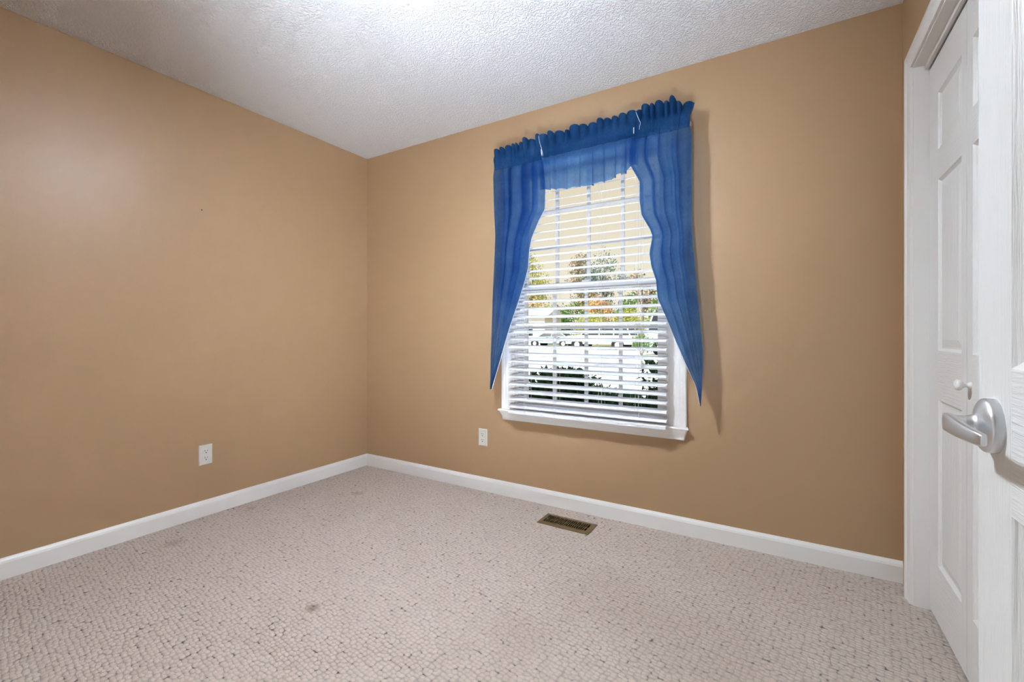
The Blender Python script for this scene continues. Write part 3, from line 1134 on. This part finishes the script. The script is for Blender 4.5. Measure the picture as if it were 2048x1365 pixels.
mb.lathe([outer[0]] + inner, (LX, LY, ZC), (0, 0, -1), 64, 1, caps=False)
smooth_by_angle(mb.build('glass_bowl', [M_bowl, M_bowl_in], lamp), 60)
h0 = ZT + DB
mb = MB().lathe([(0.025, h0 - 0.006), (0.0245, h0 + 0.001), (0.020, h0 + 0.008), (0.010, h0 + 0.014), (0.005, h0 + 0.018), (0.0045, h0 + 0.023),
                 (0.0065, h0 + 0.027), (0.0072, h0 + 0.031), (0.006, h0 + 0.036), (0.001, h0 + 0.039)], (LX, LY, ZC), (0, 0, -1), 32)
smooth_by_angle(mb.build('finial', M_nickel, lamp), 60)

# ------------------------------------------------------------------ outdoors
GZ = -0.20
M_ground = rough_mat('sunlit_pale_concrete', (0.60, 0.56, 0.50), (0.70, 0.66, 0.60), 0.7, 0.9, 0.1)
M_lawn = rough_mat('dry_lawn', (0.28, 0.26, 0.12), (0.42, 0.38, 0.20), 2.0, 0.95, 0.4)
struct(MB().box(-70, 30, YB + WT + 2.6, 39.0, GZ - 0.2, GZ).build('driveway', M_ground))
struct(MB().box(-110, 60, 39.0, 120, GZ - 0.2, GZ + 0.02).build('lawn', M_lawn))
M_soil = rough_mat('mulch', (0.10, 0.07, 0.05), (0.18, 0.13, 0.09), 12)
struct(MB().box(-30, 20, YB + WT, YB + WT + 2.6, GZ - 0.2, GZ + 0.01).build('planting_bed', M_soil))

def leaves(mb, pts, size, r, flat=0.3):
    for p in pts:
        a = Vector((r.gauss(0, 1), r.gauss(0, 1), r.gauss(0, 1))).normalized()
        b = a.orthogonal().normalized()
        b = (b * math.cos(r.uniform(0, 6.28)) + a.cross(b) * math.sin(r.uniform(0, 6.28))).normalized()
        l = size * r.uniform(0.6, 1.3)
        wd = l * r.uniform(0.3, 0.5)
        c = a.cross(b)
        p = Vector(p)
        mb.add([p - b * l * 0.5, p + c * wd * 0.5, p + b * l * 0.5, p - c * wd * 0.5], [(0, 1, 2, 3)])

def blob_points(r, n, c, rad, hollow=0.55, lobes=9, lobe=0.5, zmin=None):
    cs = []
    for _ in range(lobes):
        d = Vector((r.gauss(0, 1), r.gauss(0, 1), r.gauss(0, 1))).normalized() * r.uniform(0.35, 0.75)
        cs.append((Vector((c[0] + d.x * rad[0], c[1] + d.y * rad[1], c[2] + d.z * rad[2])), lobe * r.uniform(0.7, 1.2)))
    out = []
    while len(out) < n:
        o_, k = r.choice(cs)
        d = Vector((r.gauss(0, 1), r.gauss(0, 1), r.gauss(0, 1))).normalized() * (r.uniform(hollow, 1.0))
        p = o_ + Vector((d.x * rad[0] * k, d.y * rad[1] * k, d.z * rad[2] * k))
        if zmin is not None and p.z < zmin: continue
        out.append(p)
    return out, [q[0] for q in cs]

def tree(name, label, cat, x, y, h, crown_r, crown_z0, nleaf, lsize, mat, seed, lobe=0.5, lobes=10, group=None, hollow=0.5):
    r = random.Random(seed)
    root = empty(name, (x, y, GZ))
    tag(root, label, cat, group)
    cz = (h + crown_z0) / 2 + GZ
    pts, cs = blob_points(r, nleaf, (x, y, cz), (crown_r, crown_r * 0.9, (h - crown_z0) / 2), hollow, lobes, lobe, GZ + 0.05)
    mb = MB()
    leaves(mb, pts, lsize, r)
    me = mb.build('foliage', mat, root)
    tb = MB()
    tr = 0.02 + h * 0.014
    base = Vector((x, y, GZ))
    fork = Vector((x + r.uniform(-0.1, 0.1), y, GZ + max(0.3, crown_z0 * 0.9)))
    topp = Vector((x + r.uniform(-0.2, 0.2), y, GZ + h * 0.85))
    tb.tube([base, base.lerp(fork, 0.5), fork, fork.lerp(topp, 0.5), topp], [tr * 1.2, tr, tr * 0.85, tr * 0.5, tr * 0.12], 8)
    for c in cs:
        s0 = fork.lerp(topp, r.uniform(0.0, 0.7))
        m_ = s0.lerp(c, 0.5) + Vector((0, 0, 0.08 * h * r.uniform(0, 0.6)))
        tb.tube([s0, m_, c], [tr * 0.38, tr * 0.22, tr * 0.06], 6)
        for _ in range(4):
            d = Vector((r.gauss(0, 1), r.gauss(0, 1), r.gauss(0, 1))).normalized() * crown_r * lobe * 0.8
            tb.tube([c, c + d * 0.5 + Vector((0, 0, 0.05)), c + d], [tr * 0.08, tr * 0.05, tr * 0.02], 5)
    smooth_by_angle(tb.build('trunk', M_bark, root), 60)
    return root

def shrub(label, x, y, h, rx, ry, n, ls, mat, seed, cat='shrub', group=None, name='shrub'):
    r = random.Random(seed)
    root = empty(name, (x, y, GZ))
    tag(root, label, cat, group)
    pts, cs = blob_points(r, n, (x, y, GZ + h * 0.52), (rx, ry, h * 0.52), 0.35, 16, 0.52, GZ + 0.02)
    pts = [p if p.z < GZ + h else Vector((p.x, p.y, GZ + h - r.uniform(0, 0.06))) for p in pts]
    mb = MB()
    leaves(mb, pts, ls, r)
    mb.build('foliage', mat, root)
    tb = MB()
    for k in range(7):
        a = r.uniform(0, 6.28)
        e_ = r.choice(cs)
        tb.tube([(x + 0.05 * math.cos(a), y + 0.05 * math.sin(a), GZ), Vector((x, y, GZ)).lerp(e_, 0.5) + Vector((0, 0, 0.05)), e_], [0.014, 0.010, 0.004], 6)
    tb.build('stems', M_bark, root)
    return root

L_hedge = leaf_mat('dark_evergreen_leaves', (0.035, 0.075, 0.04), (0.10, 0.18, 0.085), None, 9)
L_green = leaf_mat('mid_green_leaves', (0.07, 0.16, 0.05), (0.20, 0.36, 0.10), None, 1.6)
L_yellow = leaf_mat('yellow_green_leaves', (0.30, 0.34, 0.08), (0.62, 0.58, 0.20), None, 1.4)
L_orange = leaf_mat('orange_autumn_leaves', (0.42, 0.20, 0.06), (0.72, 0.46, 0.22), (0.75, 0.60, 0.38), 1.2)
L_sparse = leaf_mat('thinning_brown_green_leaves', (0.13, 0.15, 0.09), (0.30, 0.26, 0.17), (0.46, 0.30, 0.22), 0.8)
L_teal = leaf_mat('grey_green_leaves', (0.10, 0.19, 0.17), (0.26, 0.34, 0.30), None, 1.0)

# shrubs under the window, in the shade of the house
g = 'evergreen shrubs below the window'
shrub('dark evergreen shrub outside, below the corner side of the window', -1.93, 4.05, 0.90, 0.47, 0.42, 13000, 0.068, L_hedge, 101)
shrub('dark evergreen shrub outside, standing behind the gap between the two nearest shrubs', -1.78, 5.20, 0.62, 0.40, 0.36, 6000, 0.062, L_hedge, 102)
shrub('tallest dark evergreen shrub outside, below the door side of the window', -0.72, 4.05, 1.02, 0.56, 0.44, 16000, 0.068, L_hedge, 103)

# trees across the drive
tree('autumn_tree', 'orange autumn tree outside, at the corner side of the window view', 'tree', -28.8, 51.0, 5.8, 2.3, 1.9, 1500, 0.34, L_orange, 201, 0.55, 10)
tree('bushy_tree', 'deep green bushy tree outside, behind the pale blue car', 'tree', -23.0, 49.5, 5.6, 2.5, 0.5, 2300, 0.34, L_green, 202, 0.55, 12)
tree('autumn_tree', 'orange brown tree outside, behind the windshield end of the white vehicle', 'tree', -17.0, 45.2, 5.6, 2.0, 1.4, 1200, 0.34, L_orange, 203, 0.55, 10)
tree('bushy_tree', 'yellow green bush outside, behind the middle of the white vehicle', 'tree', -15.5, 39.2, 3.4, 1.9, 0.4, 2000, 0.30, L_yellow, 204, 0.55, 12)
tree('bushy_tree', 'green tree outside, behind the rear of the white vehicle', 'tree', -13.4, 44.0, 5.2, 1.6, 0.6, 1900, 0.34, L_green, 205, 0.55, 12)
tree('bushy_tree', 'yellow green bush outside, between the white vehicle and the white van', 'tree', -11.9, 39.6, 3.7, 1.5, 0.4, 1600, 0.30, L_yellow, 206, 0.55, 12)
tree('bushy_tree', 'green tree outside, rising behind the white van', 'tree', -9.9, 44.5, 5.4, 1.9, 0.6, 2000, 0.34, L_green, 207, 0.55, 12)
tree('tall_tree', 'tall thin-leaved tree outside, seen through the corner side of the upper sash', 'tree', -31.6, 58.0, 13.6, 3.6, 3.6, 2000, 0.40, L_yellow, 208, 0.42, 12, None, 0.2)
tree('tall_tree', 'tall thinning brown tree outside, seen left of the middle of the upper sash', 'tree', -23.8, 59.0, 13.0, 4.3, 3.0, 2300, 0.40, L_sparse, 209, 0.42, 12, None, 0.2)
tree('tall_tree', 'tall thinning grey green tree outside, seen through the middle of the upper sash', 'tree', -18.6, 52.0, 11.8, 3.2, 2.8, 1800, 0.38, L_teal, 210, 0.42, 12, None, 0.2)
tree('tall_tree', 'shorter thinning brown tree outside, seen right of the middle of the upper sash', 'tree', -13.6, 50.0, 8.8, 2.0, 3.0, 800, 0.36, L_sparse, 211, 0.42, 10, None, 0.2)
shrub('small round shrub on the drive side, in front of the white van', -7.0, 25.6, 1.3, 0.8, 0.6, 900, 0.14, L_green, 212)

# vehicles
M_carwhite, _t, _b = base_mat('white_car_paint', (0.82, 0.83, 0.85), 0.2, 0.5)
M_carblue, _t, _b = base_mat('pale_blue_car_paint', (0.36, 0.55, 0.60), 0.2, 0.5)
M_carglass, _t, _b = base_mat('tinted_car_glass', (0.015, 0.022, 0.025), 0.25, 0.25)
M_tyre, _t, _b = base_mat('black_rubber', (0.025, 0.025, 0.027), 0.8, 0.2)
M_lampred, _t, _b = base_mat('red_lens', (0.4, 0.03, 0.02), 0.2, 0.5)
M_lampclear, _t, _b = base_mat('clear_lens', (0.75, 0.75, 0.72), 0.15, 0.5)

def vehicle(name, label, cat, x, y, prof, glass, w, wheels, wr, paint, pillars, rot=0.0):
    """prof: body side outline (l, z), front at negative l; glass: greenhouse outline; wheels: l positions"""
    root = empty(name, (x, y, GZ))
    tag(root, label, cat)
    mb = MB()
    mb.prism([(x + l, GZ + z) for l, z in prof], 'y', y - w / 2, y + w / 2)
    mb.build('body', paint, root, bevel=0.06, bseg=3)
    # greenhouse: narrower at the roof
    zb = min(z for l, z in glass)
    zt_ = max(z for l, z in glass)
    n_ = len(glass)
    def gy(z, s): return y + s * (w / 2 - 0.02 - 0.16 * (z - zb) / (zt_ - zb))
    vs = [(x + l, gy(z, -1), GZ + z) for l, z in glass] + [(x + l, gy(z, 1), GZ + z) for l, z in glass]
    fs = [(i, (i + 1) % n_, n_ + (i + 1) % n_, n_ + i) for i in range(n_)] + [tuple(range(n_ - 1, -1, -1)), tuple(range(n_, 2 * n_))]
    MB().add(vs, fs).build('windows', M_carglass, root)
    l0 = min(l for l, z in glass if z == zt_)
    l1 = max(l for l, z in glass if z == zt_)
    rb = MB().box(x + l0 - 0.05, x + l1 + 0.05, gy(zt_, -1) - 0.03, gy(zt_, 1) + 0.03, GZ + zt_ - 0.01, GZ + zt_ + 0.06)
    for lb, lt in pillars:
        for s in (-1, 1):
            a, b_ = Vector((x + lb, gy(zb, s), GZ + zb - 0.02)), Vector((x + lt, gy(zt_, s), GZ + zt_))
            rb.tube([a, b_], 0.05, 6)
    rb.build('roof', paint, root, bevel=0.02)
    for l in wheels:
        for s in (-1, 1):
            wb_ = MB().lathe([(wr * 0.55, 0.02), (wr * 0.9, 0.0), (wr, 0.04), (wr, 0.2), (wr * 0.9, 0.24)], (x + l, y + s * (w / 2 + 0.01), GZ + wr), (0, -s, 0), 24)
            wl = wb_.build('wheel', M_tyre, root)
            MB().lathe([(wr * 0.55, 0.0), (wr * 0.5, -0.02), (0.05, -0.03)], (x + l, y + s * (w / 2 + 0.01), GZ + wr), (0, -s, 0), 16).build('hubcap', M_lampclear, wl)
        for s in (-1, 1):
            ab = MB().lathe([(wr * 1.22, 0.0), (wr * 1.22, 0.02)], (x + l, y + s * (w / 2 + 0.004), GZ + wr * 1.02), (0, -s, 0), 24)
            ab.build('wheel_arch', M_tyre, root)
    f0 = min(l for l, z in prof)
    f1 = max(l for l, z in prof)
    for s in (-1, 1):
        MB().box(x + f0 - 0.015, x + f0 + 0.12, y + s * w * 0.36 - 0.14, y + s * w * 0.36 + 0.14, GZ + 0.72, GZ + 0.88).build('headlight', M_lampclear, root, bevel=0.02)
        MB().box(x + f1 - 0.12, x + f1 + 0.015, y + s * w * 0.40 - 0.10, y + s * w * 0.40 + 0.10, GZ + 0.75, GZ + 0.98).build('tail_light', M_lampred, root, bevel=0.02)
    for l, z in ((-0.25, 0.88), (0.85, 0.88)):
        for s in (-1, 1):
            hb = MB().box(x + l, x + l + 0.18, y + s * (w / 2 + 0.015) - 0.015, y + s * (w / 2 + 0.015) + 0.015, GZ + z - 0.02, GZ + z + 0.02)
            hb.build('door_handle', M_tyre, root)
    return root

vehicle('sport_utility_vehicle', 'white sport utility vehicle parked outside, in the middle of the window view', 'car', -12.05, 33.0,
        [(-2.6, 0.42), (-2.6, 0.92), (-2.45, 1.06), (-1.25, 1.12), (2.5, 1.12), (2.6, 1.0), (2.6, 0.42)],
        [(-1.35, 1.10), (-0.75, 1.84), (2.15, 1.84), (2.48, 1.10)],
        1.95, (-1.62, 1.55), 0.39, M_carwhite, ((-1.33, -0.75), (0.15, 0.15), (1.25, 1.25), (2.46, 2.15)))
vehicle('sedan', 'pale blue sedan parked outside, behind the front of the white vehicle', 'car', -17.9, 36.6,
        [(-2.3, 0.36), (-2.3, 0.72), (-2.1, 0.86), (-1.0, 0.96), (1.6, 0.98), (2.25, 0.94), (2.3, 0.7), (2.3, 0.36)],
        [(-1.15, 0.94), (-0.40, 1.40), (0.85, 1.40), (1.70, 0.94)],
        1.82, (-1.42, 1.38), 0.33, M_carblue, ((-1.13, -0.40), (0.25, 0.25), (1.68, 0.85)))
vehicle('van', 'tall white van parked outside, at the door side of the window view', 'van', -4.35, 27.6,
        [(-2.8, 0.42), (-2.8, 1.05), (-2.68, 1.32), (-2.62, 1.45), (2.75, 1.45), (2.75, 0.42)],
        [(-2.60, 1.42), (-2.30, 2.36), (2.70, 2.36), (2.74, 1.42)],
        2.0, (-1.85, 1.75), 0.38, M_carwhite, ((-2.58, -2.30), (-1.7, -1.7), (2.70, 2.66)))
for o in bpy.data.objects:                     # the van's rear is panelled, not glazed
    if o.name == 'van':
        vb = MB().box(-4.35 - 1.65, -4.35 + 2.72, 27.6 - 0.985, 27.6 + 0.985, GZ + 1.40, GZ + 2.40)
        vb.build('cargo_panels', M_carwhite, o, bevel=0.05)

# neighbouring house
M_pale_roof = rough_mat('pale_metal_roof', (0.62, 0.60, 0.58), (0.74, 0.72, 0.70), 2.0, 0.6, 0.1)
M_siding = rough_mat('pale_siding', (0.72, 0.70, 0.68), (0.80, 0.78, 0.76), 3.0, 0.7, 0.1)
def house(label, x0, x1, y0, y1, hw, hr, wins):
    root = empty('house', ((x0 + x1) / 2, (y0 + y1) / 2, GZ))
    tag(root, label, 'house')
    MB().box(x0, x1, y0, y1, GZ, GZ + hw).build('walls', M_siding, root)
    ym = (y0 + y1) / 2
    mb = MB()
    mb.prism([(y0 - 0.5, GZ + hw - 0.1), (y1 + 0.5, GZ + hw - 0.1), (ym, GZ + hr)], 'x', x0 - 0.4, x1 + 0.4)
    mb.build('roof', M_pale_roof, root)
    for a, b_ in wins:
        wn = MB().box(a, b_, y0 - 0.05, y0 + 0.02, GZ + 0.9, GZ + 2.1).build('window', M_trim, root)
        MB().box(a + 0.08, b_ - 0.08, y0 - 0.06, y0 - 0.045, GZ + 0.98, GZ + 2.02).build('pane', M_carglass, wn)
house('low pale house outside, behind the pale blue car on the corner side', -31.0, -21.3, 41.5, 45.5, 3.0, 3.9, ((-23.6, -22.6), (-27.0, -25.8)))
